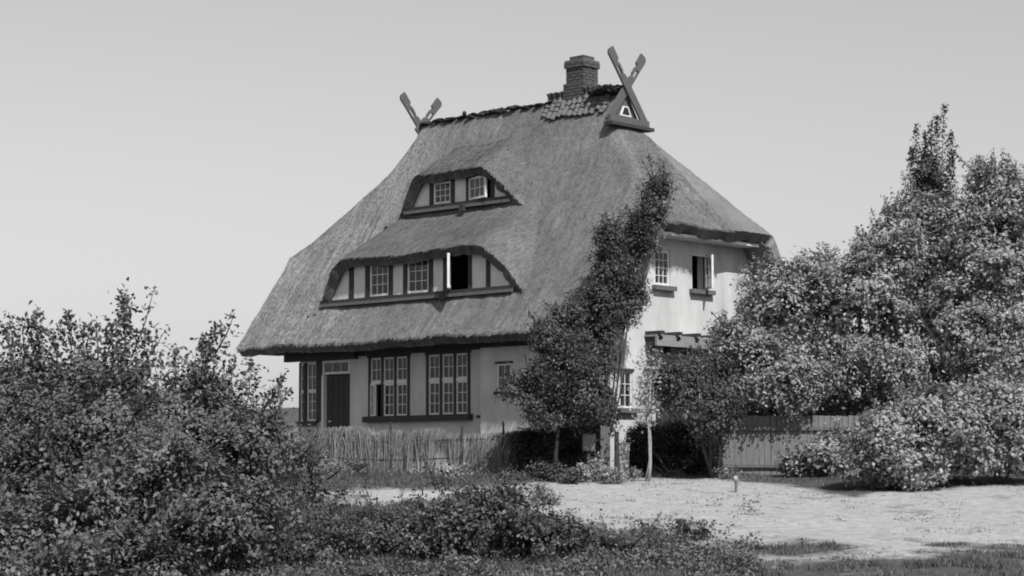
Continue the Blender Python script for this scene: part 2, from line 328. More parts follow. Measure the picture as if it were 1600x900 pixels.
for w in (WA, WB):
    x0, x1, z0, z1 = w; wd = (x1-x0-.08*4)/3
    for k in range(4): timber('window_post', x0+k*(wd+.08), x0+k*(wd+.08)+.08, YR-.02, YR+.12, z0, z1)
    timber('window_head', x0-.03, x1+.03, YR-.03, YR-.003, z1+.002, z1+.07)
    for k in range(3):
        a = x0+.08+k*(wd+.08)
        window(FO, EX, NY, a, a+wd, 1.84, z1-.005, 2, 2, depth=.05, fr=.036)
        timber('window_rail', a, a+wd, YR-.015, YR+.1, 1.785, 1.838, WHITE)
        if w is WA and k == 0: window((0, YR-.03, 0), EX, NY, a, a+wd, z0+.005, 1.78, 2, 3, depth=.05, fr=.036, hinge='l', angle=math.radians(28))
        else: window(FO, EX, NY, a, a+wd, z0+.005, 1.78, 2, 3, depth=.05, fr=.036)
timber('window_sill', 2.93, 6.36, YR-.14, YR-.002, .90, 1.035)
# door and transom light
timber('door_jamb', DOOR[0], DOOR[0]+.07, YR-.03, YR+.12, -.27, 2.06, WHITE)
timber('door_jamb', DOOR[1]-.06, DOOR[1], YR-.01, YR+.12, -.27, 2.06)
window(FO, EX, NY, DOOR[0]+.01, DOOR[1]-.01, 2.07, 2.395, 3, 1, fr=.055, depth=.06)
door = timber('door', DOOR[0]+.075, DOOR[1]-.065, YR+.08, YR+.13, -.25, 2.05)
for i in range(4):
    x = DOOR[0]+.10+i*.2; MB().box(x, x+.185, YR+.06, YR+.079, -.22, 2.03).build('plank', TIMBER, door)
MB().tube([(1.62, YR+.05, .95), (1.62, YR+.0, .95), (1.72, YR+.0, .95)], [.014]*3).build('handle', WHITE, door)
# bay sashes, posts and sills
timber('window_post', 1.205, 1.385, YR-.03, YR-.003, .97, 2.40)
timber('window_post', .775, .855, YR-.05, YR+.08, .97, 2.37)
window(FO, EX, NY, .865, 1.20, 1.69, 2.365, 2, 2, fr=.036, depth=.05); window(FO, EX, NY, .865, 1.20, .975, 1.685, 2, 3, fr=.036, depth=.05)
window(O3, E3, N3, .06, bl-.09, 1.69, 2.365, 2, 2, fr=.036, depth=.05); window(O3, E3, N3, .06, bl-.09, .975, 1.685, 2, 3, fr=.036, depth=.05)
MB().obox(O3, E3, N3, bl-.085, bl+.02, -.1, .02, .97, 2.40).build('window_post', TIMBER, house)
MB().obox(O3, E3, N3, -.02, bl+.06, .004, .12, .86, .965).build('window_sill', TIMBER, house)
timber('window_sill', .84, 1.30, YR-.13, YR-.003, .86, .965)
# small front window, wooden bracket board on the step
window((0, 0, 0), EX, NY, SW[0], SW[1], SW[2], SW[3], 2, 2, fr=.036, depth=.05)
timber('window_head', SW[0]-.05, SW[1]+.05, -.03, -.003, 2.103, 2.15); timber('window_sill', SW[0]-.05, SW[1]+.05, -.08, -.003, 1.43, 1.498)
timber('bracket_board', 6.72, 6.81, YR-.12, YR-.003, 1.0, 1.66); timber('bracket_shelf', 6.66, 6.815, YR-.22, YR-.121, .93, .998)
# right wall windows
RO = (HX, 0, 0); EY = (0, 1, 0); NX = (1, 0, 0)
def rtimber(name, y0, y1, d0, d1, z0, z1, m=TIMBER): return MB().box(HX+d0, HX+d1, y0, y1, z0, z1).build(name, m, house)
w = RW[0]; window((HX-.02, 0, 0), EY, NX, w[0]+.01, w[1]-.01, w[2]+.005, w[3]-.005, 3, 4, fr=.055, depth=.06)
w = RW[1]; rtimber('window_frame', w[0]+.002, w[0]+.05, -.1, -.02, w[2], w[3], WHITE); rtimber('window_frame', w[1]-.05, w[1]-.002, -.1, -.02, w[2], w[3], TIMBER)
rtimber('window_frame', w[0]+.05, w[1]-.05, -.1, -.02, w[3]-.05, w[3]-.002, WHITE)
window((HX-.01, 0, 0), EY, NX, w[0]+.05, w[1]-.05, w[2]+.01, w[3]-.055, 2, 3, fr=.05, depth=.045, hinge='r', angle=math.radians(55))
w = RW[2]; window((HX-.02, 0, 0), EY, NX, w[0]+.01, w[1]-.01, w[2]+.005, w[3]-.005, 2, 3, fr=.036, depth=.05)
rtimber('window_head', .52, 1.01, .003, .03, 1.873, 1.92)
for (y0, y1, z) in ((1.66, 2.40, 3.755), (2.98, 3.80, 3.755), (.47, 1.08, 1.085)):
    rtimber('window_sill', y0, y1, .003, .12, z-.10, z-.003, TIMBER_GREY)
# little canopy over the side door: boards on corbels
can = MB().box(HX+.003, HX+.34, 1.38, 3.5, 2.62, 2.66).build('canopy', CANOPY, house)
MB().box(HX+.30, HX+.36, 1.38, 3.5, 2.42, 2.615).build('fascia_board', CANOPY, can)
for y in (1.42, 2.04, 2.70, 3.36):
    MB().prism([(HX+.003, y, 2.30), (HX+.10, y, 2.30), (HX+.36, y, 2.55), (HX+.42, y, 2.61), (HX+.003, y, 2.61)], (0, .09, 0)).build('corbel', TIMBER, can)
    MB().box(HX+.003, HX+.44, y-.01, y+.12, 2.665, 2.74).build('beam_end', TIMBER, can)
sd = MB().box(HX-.14, HX-.08, 1.78, 2.72, -.25, 1.93).build('door', TIMBER, house)
for i in range(5): MB().box(HX-.079, HX-.06, 1.80+i*.183, 1.97+i*.183, -.22, 1.90).build('plank', TIMBER, sd)
MB().tube([(HX, 1.35, 1.90), (HX+.12, 1.35, 1.90), (HX+.12, 1.35, 1.78)], [.012]*3).build('wall_hook', TIMBER, house)

# ------------------------------------------------------------------ thatch
def grid_shell(name, P, keep, thick, m, parent, st, jitter=0, smooth=True):
    """P (a,b,3) top surface; offset below by thick along the normals; closes borders"""
    a, b, _ = P.shape
    dx = np.gradient(P, axis=0); dy = np.gradient(P, axis=1); N = np.cross(dx, dy); N /= np.linalg.norm(N, axis=-1, keepdims=True)+1e-9
    N *= np.sign(N[..., 2:3]+1e-9)
    B = P-N*(thick if np.isscalar(thick) else thick[..., None])
    V = np.concatenate([P.reshape(-1, 3), B.reshape(-1, 3)]); i = np.arange(a*b).reshape(a, b); off = a*b
    q = np.stack([i[:-1, :-1], i[1:, :-1], i[1:, 1:], i[:-1, 1:]], -1)
    K = keep; F = [q[K].reshape(-1, 4), q[K][:, ::-1].reshape(-1, 4)+off]
    rim = []; Kp = np.zeros((K.shape[0]+2, K.shape[1]+2), bool); Kp[1:-1, 1:-1] = K
    for di, dj, e in ((-1, 0, (0, 3)), (1, 0, (2, 1)), (0, -1, (1, 0)), (0, 1, (3, 2))):
        nb = Kp[1+di:1+di+K.shape[0], 1+dj:1+dj+K.shape[1]]; E = q[K & ~nb]
        if len(E): rim.append(np.stack([E[:, e[0]], E[:, e[1]], E[:, e[1]]+off, E[:, e[0]]+off], -1))
    s2 = np.concatenate([st.reshape(-1, 3), st.reshape(-1, 3)]); rim = np.concatenate(rim); used, inv = np.unique(rim, return_inverse=True)
    F.append(inv.reshape(rim.shape)+len(V)); V = np.concatenate([V, V[used]]); s2 = np.concatenate([s2, s2[used]*[1, 4, 1]]); F = np.concatenate(F)
    return add_mesh(name, V, F, m, parent, None, smooth, ('st', s2)), N
# dormer lips: plan x -> height of the thatch lip
def lip_curve(pts):
    xs = np.linspace(pts[0][0], pts[-1][0], 260); z = np.interp(xs, [p[0] for p in pts], [p[1] for p in pts])
    k = np.hanning(45); k /= k.sum(); z = np.convolve(np.pad(z, 22, mode='edge'), k, 'valid'); return xs, z
LIP1 = lip_curve([(1.15, 3.05), (1.55, 3.62), (1.9, 4.10), (2.36, 4.74), (4.5, 4.70), (7.15, 4.78), (7.5, 4.45), (8.05, 3.80), (8.45, 3.2)])
LIP2 = lip_curve([(2.25, 5.2), (2.66, 5.72), (3.16, 6.42), (3.45, 6.80), (4.5, 6.78), (5.72, 6.80), (6.28, 6.30), (6.74, 5.80), (7.1, 5.3)])
DORM = [dict(lip=LIP1, y0=-.27, yb=.02, zb=3.66, slope=.60, x=(1.15, 8.45), top=4.74), dict(lip=LIP2, y0=1.25, yb=1.53, zb=5.82, slope=.60, x=(2.25, 7.1), top=6.8)]
def lipy(d, x):
    z = np.interp(x, *d['lip']); h = np.clip((z-d['zb'])/(d['top']-d['zb']), 0, 1); return d['yb']+(d['y0']-d['yb'])*h**.8
def hood(d, x, y): return np.interp(x, *d['lip'])+d['slope']*(y-lipy(d, x))
xs = np.concatenate([np.arange(XL1, XL0-.01, .06), [XL0-.002, XL0+.002], np.arange(XL0+.06, XR0-.02, .06), [XR0-.002, XR0+.002], np.arange(XR0+.06, XR1-.03, .06), [XR1]])
ys = np.linspace(-.69, HW+.69, 130)
XX, YY = np.meshgrid(xs, ys, indexing='ij')
ZZ = roofz(XX, YY)
_hip = ((hipR(XX) < np.minimum(zf(YY), zf(HW-YY))) & (XX > XR0)) | ((hipL(XX) < np.minimum(zf(YY), zf(HW-YY))) & (XX < XL0))
ZZ = ZZ+(fbm(XX*1.1, YY*1.1, 51)-.47)*.16+np.where(_hip, fbm(XX*2.4, YY*9, 55)-.47, fbm(XX*9, YY*2.4, 55)-.47)*np.where(_hip, .045, .07)
edge = (YY < -.6)
YY2 = YY+np.where(edge, (fbm(XX*5, XX*0, 61)-.47)*.06, 0)
XX2 = XX+np.where((XX > XR1-.01), (fbm(YY*4, YY*0, 62)-.47)*.08, 0)+np.where(XX < XL1+.01, (fbm(YY*4, YY*0, 63)-.47)*.08, 0)
P = np.stack([XX2, YY2, ZZ], -1)
isR = (hipR(XX) < np.minimum(zf(YY), zf(HW-YY))) & (XX > XR0); isL = (hipL(XX) < np.minimum(zf(YY), zf(HW-YY))) & (XX < XL0)
st = np.stack([np.where(isR | isL, YY+30, XX), ZZ*1.2, np.zeros_like(ZZ)], -1)
keep = np.ones((len(xs)-1, len(ys)-1), bool)
xm = (XX[:-1, :-1]+XX[1:, 1:])/2; ym = (YY[:-1, :-1]+YY[1:, 1:])/2
for d in DORM: keep &= ~((ym > d['yb']+.12) & (hood(d, xm, ym) > zf(ym)+.34) & (ym < d['yb']+1.4))
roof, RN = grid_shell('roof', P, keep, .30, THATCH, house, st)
hood_pts = []
for d in DORM:
    us = np.linspace(d['x'][0]+.1, d['x'][1]-.1, 130); ss = np.linspace(0, 1, 44); UU, S2 = np.meshgrid(us, ss, indexing='ij')
    y0 = lipy(d, UU); yy = np.linspace(-.6, 3.0, 500)
    meet = np.array([yy[np.argmax((zf(yy) > hood(d, u, yy)) & (yy > lipy(d, u)))] for u in us])[:, None]
    Yh = y0+S2*(meet+.35-y0); main = roofz(UU, Yh)
    Zh = smax(hood(d, UU, Yh), main, .28)
    fade = np.clip((S2-.55)/.45, 0, 1)*.09+.02
    low = np.clip((main-.0-hood(d, UU, Yh))*1.0, 0, .15)
    Zh = Zh-fade-low+(fbm(UU*1.3, Yh*1.3, 71)-.47)*.10+(fbm(UU*9, Yh*2.4, 75)-.47)*.06
    Yh = Yh+np.where(S2 < .01, (fbm(UU*5, UU*0, 64)-.47)*.05, 0)
    Ph = np.stack([UU, Yh, Zh], -1)
    h, hn = grid_shell('dormer_hood', Ph, np.ones((129, 43), bool), .24, HOOD_THATCH, roof, np.stack([UU, Zh*1.2, 0*UU], -1))
    hood_pts.append((Ph, hn))
# loose straw ends lying on the thatch and fringing its edges
def straws():
    Vs = []; 
    def lay(Pp, N, dirv, L, wd):
        n = len(Pp); side = np.cross(N, dirv); side /= np.linalg.norm(side, axis=1, keepdims=True)
        dv = dirv+side*RNG.normal(0, .16, (n, 1))+N*RNG.uniform(.0, .16, (n, 1)); dv /= np.linalg.norm(dv, axis=1, keepdims=True)
        a = Pp-N*.01; b = Pp+dv*L[:, None]; Vs.append(np.stack([a-side*wd, a+side*wd, b+side*wd*.5, b-side*wd*.5], 1).reshape(-1, 3))
    n = 70000
    fi = RNG.integers(0, keep.shape[0], n*2); fj = RNG.integers(0, 74, n*2); ok = keep[fi, fj]; fi, fj = fi[ok], fj[ok]
    t = RNG.random((len(fi), 1)); s = RNG.random((len(fi), 1))
    Q = P[fi, fj]*(1-t)*(1-s)+P[fi+1, fj]*t*(1-s)+P[fi, fj+1]*(1-t)*s+P[fi+1, fj+1]*t*s; N = RN[fi, fj]
    down = np.array([0, 0, -1.0])-N*(-N[:, 2:3]); g = np.linalg.norm(down, axis=1) > .25
    Q, N, down = Q[g], N[g], down[g]; down /= np.linalg.norm(down, axis=1, keepdims=True)
    lay(Q, N, down, RNG.uniform(.05, .14, len(Q)), .006)
    for Ph, hn in hood_pts:
        n = 14000; a, b, _ = Ph.shape; i = RNG.integers(0, a-1, n); j = RNG.integers(0, int(b*.8), n); t = RNG.random((n, 1))
        Q = Ph[i, j]*(1-t)+Ph[i+1, j+1]*t; N = hn[i, j]; down = np.array([0, 0, -1.0])+N*N[:, 2:3]; down /= np.linalg.norm(down, axis=1, keepdims=True)+1e-6
        lay(Q, N, down, RNG.uniform(.05, .13, n), .006)
        n = 2600; i = RNG.integers(0, a-1, n); t = RNG.random((n, 1)); q = RNG.random((n, 1)); Q = Ph[i, 0]*(1-t)+Ph[i+1, 0]*t; N = hn[i, 0]; Q = Q-N*q*.2; down = np.array([0, 0, -1.0])+N*N[:, 2:3]; down /= np.linalg.norm(down, axis=1, keepdims=True)+1e-6
        lay(Q, N, down, RNG.uniform(.01, .035, n), .006)
    n = 6000; i = RNG.integers(0, len(xs)-1, n); t = RNG.random((n, 1)); q = RNG.random((n, 1)); Q = P[i, 0]*(1-t)+P[i+1, 0]*t; N = RN[i, 0]; Q = Q-N*q*.27; down = np.array([0, 0, -1.0])+N*N[:, 2:3]; down /= np.linalg.norm(down, axis=1, keepdims=True)
    lay(Q, N, down, RNG.uniform(.01, .045, n), .006)
    V = np.concatenate(Vs); F = np.arange(len(V)).reshape(-1, 4)
    o = add_mesh('straw_ends', V, F, STRAW, roof); o['kind'] = 'stuff'
straws()

# ------------------------------------------------------------------ dormer faces (half timber)
def dormer_face(Y, posts, zb, zt, left, right, wins, opening):
    """posts: x ranges; left/right: panel polygons (x, z); wins: (x0,x1,cols,rows,hinge,angle)"""
    x0 = left[0][0]-.1; x1 = right[-1][0]+.1
    MB().box(x0, x1, Y-.07, Y+.10, zb-.11, zb).build('dormer_sill', TIMBER, house)
    MB().box(x0+.02, x1-.02, Y-.11, Y-.071, zb-.15, zb-.08).build('drip_board', TIMBER_GREY, house)
    MB().box(posts[0][0], posts[-1][1], Y-.02, Y+.10, zt, zt+.22).build('dormer_head', TIMBER, house)
    for (a, b) in posts: MB().box(a, b, Y-.025, Y+.10, zb+.001, zt-.001).build('timber_post', TIMBER, house)
    for poly in (left, right): MB().prism([(x, Y, z) for x, z in poly], (0, .08, 0)).build('plaster_panel', PLASTER2, house)
    for (a0, b0), (a1, b1) in zip(posts[:-1], posts[1:]):
        hit = [w for w in wins if b0-.02 < (w[0]+w[1])/2 < a1+.02]
        if hit:
            w = hit[0]; window((0, Y+.0, 0), EX, NY, b0+.005, a1-.005, zb+.015, zt-.015, w[2], w[3], fr=.05, depth=.055, hinge=w[4], angle=w[5])
        else: MB().box(b0+.001, a1-.001, Y+.0, Y+.08, zb+.002, zt-.002).build('plaster_panel', PLASTER2, house)
Y1 = .03; zb, zt = 3.80, 4.60
dormer_face(Y1, [(2.57, 2.72), (3.12, 3.26), (3.90, 4.03), (4.38, 4.50), (5.20, 5.33), (5.66, 5.80), (6.44, 6.54), (6.98, 7.10)], zb, zt,
            [(1.70, zb), (2.57, zb), (2.57, zt+.05), (2.30, zt+.05)], [(7.10, zb), (7.10, zt), (7.15, zt), (7.75, zb)],
            [(3.26, 3.90, 3, 3, None, 0), (4.50, 5.20, 3, 3, None, 0), (5.80, 6.44, 2, 3, 'l', math.radians(48))], None)
timber('sill_bracket', 5.67, 5.80, Y1-.17, Y1-.125, 3.60, 3.74)
Y2 = 1.55; zb, zt = 6.05, 6.60
dormer_face(Y2, [(3.72, 3.84), (4.42, 4.54), (4.92, 4.98), (5.70, 5.82)], zb, zt,
            [(3.02, zb), (3.72, zb), (3.72, zt+.08), (3.50, zt+.02)], [(5.82, zb), (5.82, zt), (5.86, zt-.02), (6.28, zb)],
            [(3.84, 4.42, 3, 3, None, 0), (4.98, 5.70, 3, 2, 'l', math.radians(14))], None)
timber('sill_bracket', 4.86, 5.0, Y2-.20, Y2-.125, 5.80, 5.98)

# ------------------------------------------------------------------ chimney, tiles, ridge, gable boards
CX, CY = 6.96, 3.34
chim = MB().box(CX-.235, CX+.235, CY-.235, CY+.235, 7.9, 9.30).build('chimney', MORTAR, house)
bme = None
def brick_ring(hw, z, flip):
    """one course in pinwheel bond round the shaft"""
    global bme
    n = 2; L = (2*hw-.105)/n
    for side in range(4):
        ang = side*math.pi/2
        for k in range(n):
            a = (-hw+L*(k+.5)) if flip else (-hw+.105+L*(k+.5))
            px = CX+math.cos(ang)*a+math.sin(ang)*(hw-.0525); py = CY+math.sin(ang)*a-math.cos(ang)*(hw-.0525)
            pos = (px, py, z)
            if bme is None: o = MB().box(-.12, .12, -.0525, .0525, 0, .064).build('brick', BRICK, chim, origin=(0, 0, 0)); bme = o.data; o.location = tuple(np.array(pos)-ORG[chim.name]); o.rotation_euler = (0, 0, ang)
            else: o = share('brick', bme, pos, chim, ang)
            o.scale = ((L-.010)/.24, 1+random.uniform(0, .06), 1)
z = 8.06; k = 0
while z < 9.28:
    hw = .315 if z < 8.78 else (.302 if z > 9.13 else .268)
    brick_ring(hw, z, k % 2); z += .074; k += 1
MB().box(CX-.29, CX+.29, CY-.29, CY+.29, z-.008, z+.03).build('cap_slab', MORTAR, chim)
for (x0, x1, y0, y1) in ((-.21, -.10, -.2, .2), (.10, .21, -.2, .2), (-.099, .099, -.2, -.1), (-.099, .099, .1, .2)): MB().box(CX+x0, CX+x1, CY+y0, CY+y1, z+.032, z+.13).build('flue_rim', BRICK, chim)
# pantiles round the chimney foot
def tile_mesh():
    b = MB(); n = 6; w = .178; L = .20; pr = []
    for i in range(n+1):
        t = i/n; pr.append((t*w-w/2, .026*math.sin(2*math.pi*t)+.02))
    top = [(x, 0, h+.02) for x, h in pr]+[(x, L, h) for x, h in pr]
    V = top+[(x, y, h-.018) for x, y, h in top]; m = n+1; F = []
    for i in range(n): F += [[i, i+1, m+i+1, m+i], [2*m+i+1, 2*m+i, 3*m+i, 3*m+i+1], [i+1, i, 2*m+i, 2*m+i+1], [m+i, m+i+1, 3*m+i+1, 3*m+i]]
    F += [[0, m, 3*m, 2*m], [n, 2*m+n, 3*m+n, m+n]]
    me = bpy.data.meshes.new('tile'); me.from_pydata(V, [], F); me.update(); me.materials.append(TILE); return me
tme = tile_mesh()
for sgn in (1, -1):
    for r in range(6):
        for c in range(12):
            x = 6.22+c*.165+random.uniform(-.012, .012); y = 2.765+r*.064+random.uniform(-.012, .012)
            if r == 0 and c in (0, 10): continue
            if abs(x-CX) < .36 and y+.05 > CY-.315: continue
            sl = math.atan(1.40); dzz = .03+.02*random.random()+(fbm(x*1.1, y*1.1, 51)-.47)*.16+(.03 if r == 0 else 0)
            z = min(float(zf(y)), 8.40)
            if sgn == 1: M = Matrix.Rotation(sl, 3, 'X') @ Matrix.Rotation(random.uniform(-.10, .10), 3, 'Z') @ Matrix.Rotation(random.uniform(-.07, .07), 3, 'X'); pos = (x, y, z+dzz)
            else: M = Matrix.Rotation(math.pi, 3, 'Z') @ Matrix.Rotation(sl, 3, 'X'); pos = (x, HW-y, z+dzz)
            share('tile', tme, pos, roof, mtx=M)
# sods along the ridge
def lump(c, r, seed, m, name, parent):
    n1, n2 = 10, 6; V = []; rg = np.random.default_rng(seed)
    for j in range(n2+1):
        ph = math.pi*j/n2
        for i in range(n1):
            th = 2*math.pi*i/n1; k = 1+rg.uniform(-.28, .28); V.append((c[0]+r[0]*k*math.sin(ph)*math.cos(th), c[1]+r[1]*k*math.sin(ph)*math.sin(th), c[2]+r[2]*k*math.cos(ph)))
    F = [[j*n1+i, (j+1)*n1+i, (j+1)*n1+(i+1) % n1, j*n1+(i+1) % n1] for j in range(n2) for i in range(n1)]
    return add_mesh(name, V, F, m, parent, smooth=False)
x = 1.85; k = 0
while x < 8.5:
    wd = random.uniform(.12, .26)
    if not (6.15 < x < 7.75):
        zr = float(roofz(x+wd, 3.1))+(fbm(x*1.1, 3.1*1.1, 51)-.47)*.16
        lump((x+wd, 3.08+random.uniform(-.03, .03), zr+random.uniform(.0, .035)), (wd, .15, random.uniform(.035, .075)), 100+k, SOD, 'ridge_sod', roof)
    x += wd*2*random.uniform(.85, 1.12); k += 1
lump((3.42, 3.05, 8.50), (.05, .06, .06), 99, SOD, 'ridge_sod', roof)
for q in range(5): lump((7.65+q*.17, 3.0+random.uniform(-.05, .05), 8.47+random.uniform(-.02, .05)), (.13, .2, .09), 150+q, SOD, 'ridge_sod', roof)
def crossed_boards(X, out, y0, zb, cross, dz, name='gable_board'):
    """pair of crossed barge boards in the plane x = X"""
    for s in (1, -1):
        b0 = np.array([3.1-s*y0, zb]); tip = np.array([3.1+s*.66, 9.30+dz]); d = tip-b0; L = np.linalg.norm(d); d /= L; p = np.array([-d[1], d[0]])*(s)   # p points up and outward
        xo = X+(0 if s == 1 else out*.055); q = lambda a, w: (xo, *(b0+d*a+p*w)); b = MB(); hw = .10
        def piece(pts): b.prism([q(a, w) for a, w in pts], (out*.05, 0, 0))
        l1 = L-.78; piece([(0, -hw), (l1, -hw), (l1, hw), (0, hw)])
        piece([(l1, -hw), (l1+.10, -hw), (l1+.10, .055), (l1, hw)])
        piece([(l1+.10, -hw), (l1+.32, -hw), (l1+.32, -.055), (l1+.10, -.055)]); piece([(l1+.10, .02), (l1+.32, .02), (l1+.32, .085), (l1+.16, .085), (l1+.10, .055)])
        piece([(l1+.32, -hw), (l1+.42, -hw), (l1+.42, .055), (l1+.32, .085)])
        piece([(l1+.42, -hw), (L-.07, -hw-.01), (L, -.04), (L-.02, hw+.025), (l1+.45, hw+.02), (l1+.42, .055)])
        b.build(name, BOARD, house)
crossed_boards(XR0+.06, 1, .66, 7.66, 0, .0)
crossed_boards(XL0-.04, -1, .16, 8.20, 0, -.20)
# owl-hole gables: boarded triangle, cross rail and small light
for X, s in ((XR0+.012, 1),):
    MB().prism([(X, 2.50, 7.62), (X, 3.70, 7.62), (X, 3.1, 8.50)], (s*.03, 0, 0)).build('gable_panel', BOARD, house)
MB().box(XR0+.045, XR0+.20, 2.40, 3.80, 7.62, 7.78).build('gable_rail', BOARD, house)
MB().box(XR0+.045, XR0+.30, 2.34, 3.86, 7.54, 7.615).build('gable_rail', TIMBER, house)
lt = MB(); fr_ = [(2.90, 7.83), (3.30, 7.83), (3.19, 8.06), (3.01, 8.06)]
lt.prism([(XR0+.045, y, z) for y, z in fr_], (.03, 0, 0)); lo = lt.build('gable_light', WHITE, house)
MB().prism([(XR0+.076, y, z) for y, z in ((2.965, 7.865), (3.235, 7.865), (3.16, 8.03), (3.04, 8.03))], (.006, 0, 0)).build('pane', mat('dark_glass', .01, .014, 3, rough=.1, spec=.5), lo)

# ------------------------------------------------------------------ foliage
def leaf_faces(P, N, L, wr=.55, fold=.18, droop=.25):
    n = len(P); N = N/(np.linalg.norm(N, axis=1, keepdims=True)+1e-9)
    d = RNG.normal(size=(n, 3)); d[:, 2] -= droop; d -= N*(d*N).sum(1, keepdims=True); d /= np.linalg.norm(d, axis=1, keepdims=True)+1e-9
    s = np.cross(N, d); L = L[:, None]; W = L*wr*.5
    a = P-d*L*.5; b = P+d*L*.5-N*L*.06; m = P-d*L*.06
    V = np.stack([a, m+s*W+N*L*fold*.5, b, m-s*W+N*L*fold*.5], 1).reshape(-1, 3)
    return V
def clusters(blobs, ncl, per, rc, leaf, depth=.5, seed=0, outw=.85, upw=.6, rnd=.8, gap=2.4, cull=.44):
    """leaf clumps spread through ellipsoid blobs (centre, radii); denser near the rims, broken up by noise"""
    C = np.array([b[0] for b in blobs], float); Rr = np.array([b[1] for b in blobs], float)
    area = (Rr[:, 0]*Rr[:, 1]+Rr[:, 0]*Rr[:, 2]+Rr[:, 1]*Rr[:, 2]); k = RNG.choice(len(blobs), ncl, p=area/area.sum())
    u = RNG.normal(size=(ncl, 3)); u /= np.linalg.norm(u, axis=1, keepdims=True)
    lump_ = .80+.42*vnoise(np.arctan2(u[:, 1], u[:, 0])*2.2+k*3.7, u[:, 2]*3+k, 200+seed)
    r = (1-depth*RNG.random(ncl)**1.5)*lump_*.88
    p = C[k]+u*Rr[k]*r[:, None]
    q = p*gap; n3 = (vnoise(q[:, 0], q[:, 1], 301)+vnoise(q[:, 1]+7, q[:, 2]+2, 302)+vnoise(q[:, 2]+3, q[:, 0], 303))/3
    ok = (n3 > cull) | (RNG.random(ncl) < .12); p, u = p[ok], u[ok]; ncl = len(p)
    cs = RNG.uniform(.6, 1.4, ncl)*rc
    pi = np.repeat(np.arange(ncl), per); n = len(pi)
    Q = p[pi]+RNG.normal(size=(n, 3))*cs[pi][:, None]*np.array([1, 1, .8])
    N = u[pi]*outw+RNG.normal(size=(ncl, 3))[pi]*.45+RNG.normal(size=(n, 3))*rnd*.5+np.array([0, 0, upw])
    return Q, N, leaf*RNG.uniform(.6, 1.35, n), p
def shoot(p0, p1, n, leaf, rad=.07):
    t = RNG.random(n)**.8; w = rad*(1.2-.85*t)*(.35+1.1*vnoise(t*5+RNG.random()*40, t*0+RNG.random()*40, 401)); p = np.array(p0)+(np.array(p1)-np.array(p0))*t[:, None]+RNG.normal(size=(n, 3))*w[:, None]
    return p, RNG.normal(size=(n, 3))+np.array([0, 0, .5]), leaf*RNG.uniform(.6, 1.2, n)
def plant(name, label, cat, base, blobs, ncl, per, rc, leaf, m, shoots=(), bark=BARK, trunk_r=.05, trunk='trunk', nstem=None, group=None, depth=.5, seed=0, twigs=24, wr=.55, nsh=0, shl=(.25, .6), shrad=.07, **kw):
    base = np.array([base[0], base[1], float(gz(base[0], base[1]))-.03]) if len(base) == 2 else np.array(base, float)
    root = thing(name, base, label, cat, group)
    Q, N, L, cc = clusters(blobs, ncl, per, rc, leaf, depth, seed, **kw)
    Vs = [leaf_faces(Q, N, L, wr)]; b = MB(); rg = random.Random(seed+5)
    shoots = list(shoots)
    for i in range(nsh):
        c, rr = blobs[RNG.integers(0, len(blobs))]; u = RNG.normal(size=3); u[2] = abs(u[2])+.5; u /= np.linalg.norm(u); s0 = np.array(c)+u*np.array(rr)*.7
        dv = u*.6+np.array([0, 0, .7])+RNG.normal(size=3)*.25; ln = RNG.uniform(*shl)+.2; shoots.append((s0, s0+dv/np.linalg.norm(dv)*ln, int(ln*70)))
    for s0, s1, k in shoots:
        q, nn, l = shoot(s0, s1, k, leaf*(1.25 if shrad == .15 else .85), shrad); Vs.append(leaf_faces(q, nn, l, wr))
        s0 = np.array(s0); s1 = np.array(s1); b.tube([s0, (s0+s1)/2+np.array([.02, .02, 0]), s1], [.014, .010, .004], 4)
    stems = nstem or len(blobs)
    for i, (c, r) in enumerate(blobs[:stems]):
        c = np.array(c, float); mid = base*.55+c*.45+np.array([rg.uniform(-.12, .12), rg.uniform(-.12, .12), .05])
        st0 = base+np.array([rg.uniform(-1, 1), rg.uniform(-1, 1), 0])*trunk_r*2.2*(i > 0)
        b.tube([st0, base*.8+c*.2+np.array([rg.uniform(-.05, .05), rg.uniform(-.05, .05), 0]), mid, c], [trunk_r*(1 if i == 0 else .6), trunk_r*(.85 if i == 0 else .5), trunk_r*.5, trunk_r*.3], 7)
    idx = RNG.choice(len(cc), min(twigs, len(cc)), replace=False)
    for j in idx:
        c = min(blobs, key=lambda bb: np.linalg.norm(np.array(bb[0])-cc[j]))[0]; c = np.array(c, float); e = cc[j]
        b.tube([c, (c+e)/2+np.array([0, 0, rg.uniform(-.05, .08)]), e], [.018, .012, .005], 4)
    V = np.concatenate(Vs); F = np.arange(len(V)).reshape(-1, 4)
    add_mesh('crown', V, F, m, root); b.build(trunk, bark, root, smooth=True); return root
def blob(x, y, D, rx, ry, rd=None):                     # ellipsoid seen at photo pixel (x, y) at distance D, radii in photo px (depth radius in metres)
    s = D/FPX; a = rx*s; d = a if rd is None else rd
    # axis-aligned radii: mix of side and depth extent
    return (at(x, y, D), (math.hypot(a*abs(RH[0]), d*abs(FH[0])), math.hypot(a*abs(RH[1]), d*abs(FH[1])), ry*s))
def base_at(x, D): return fs((x-800)/FPX*D, D)

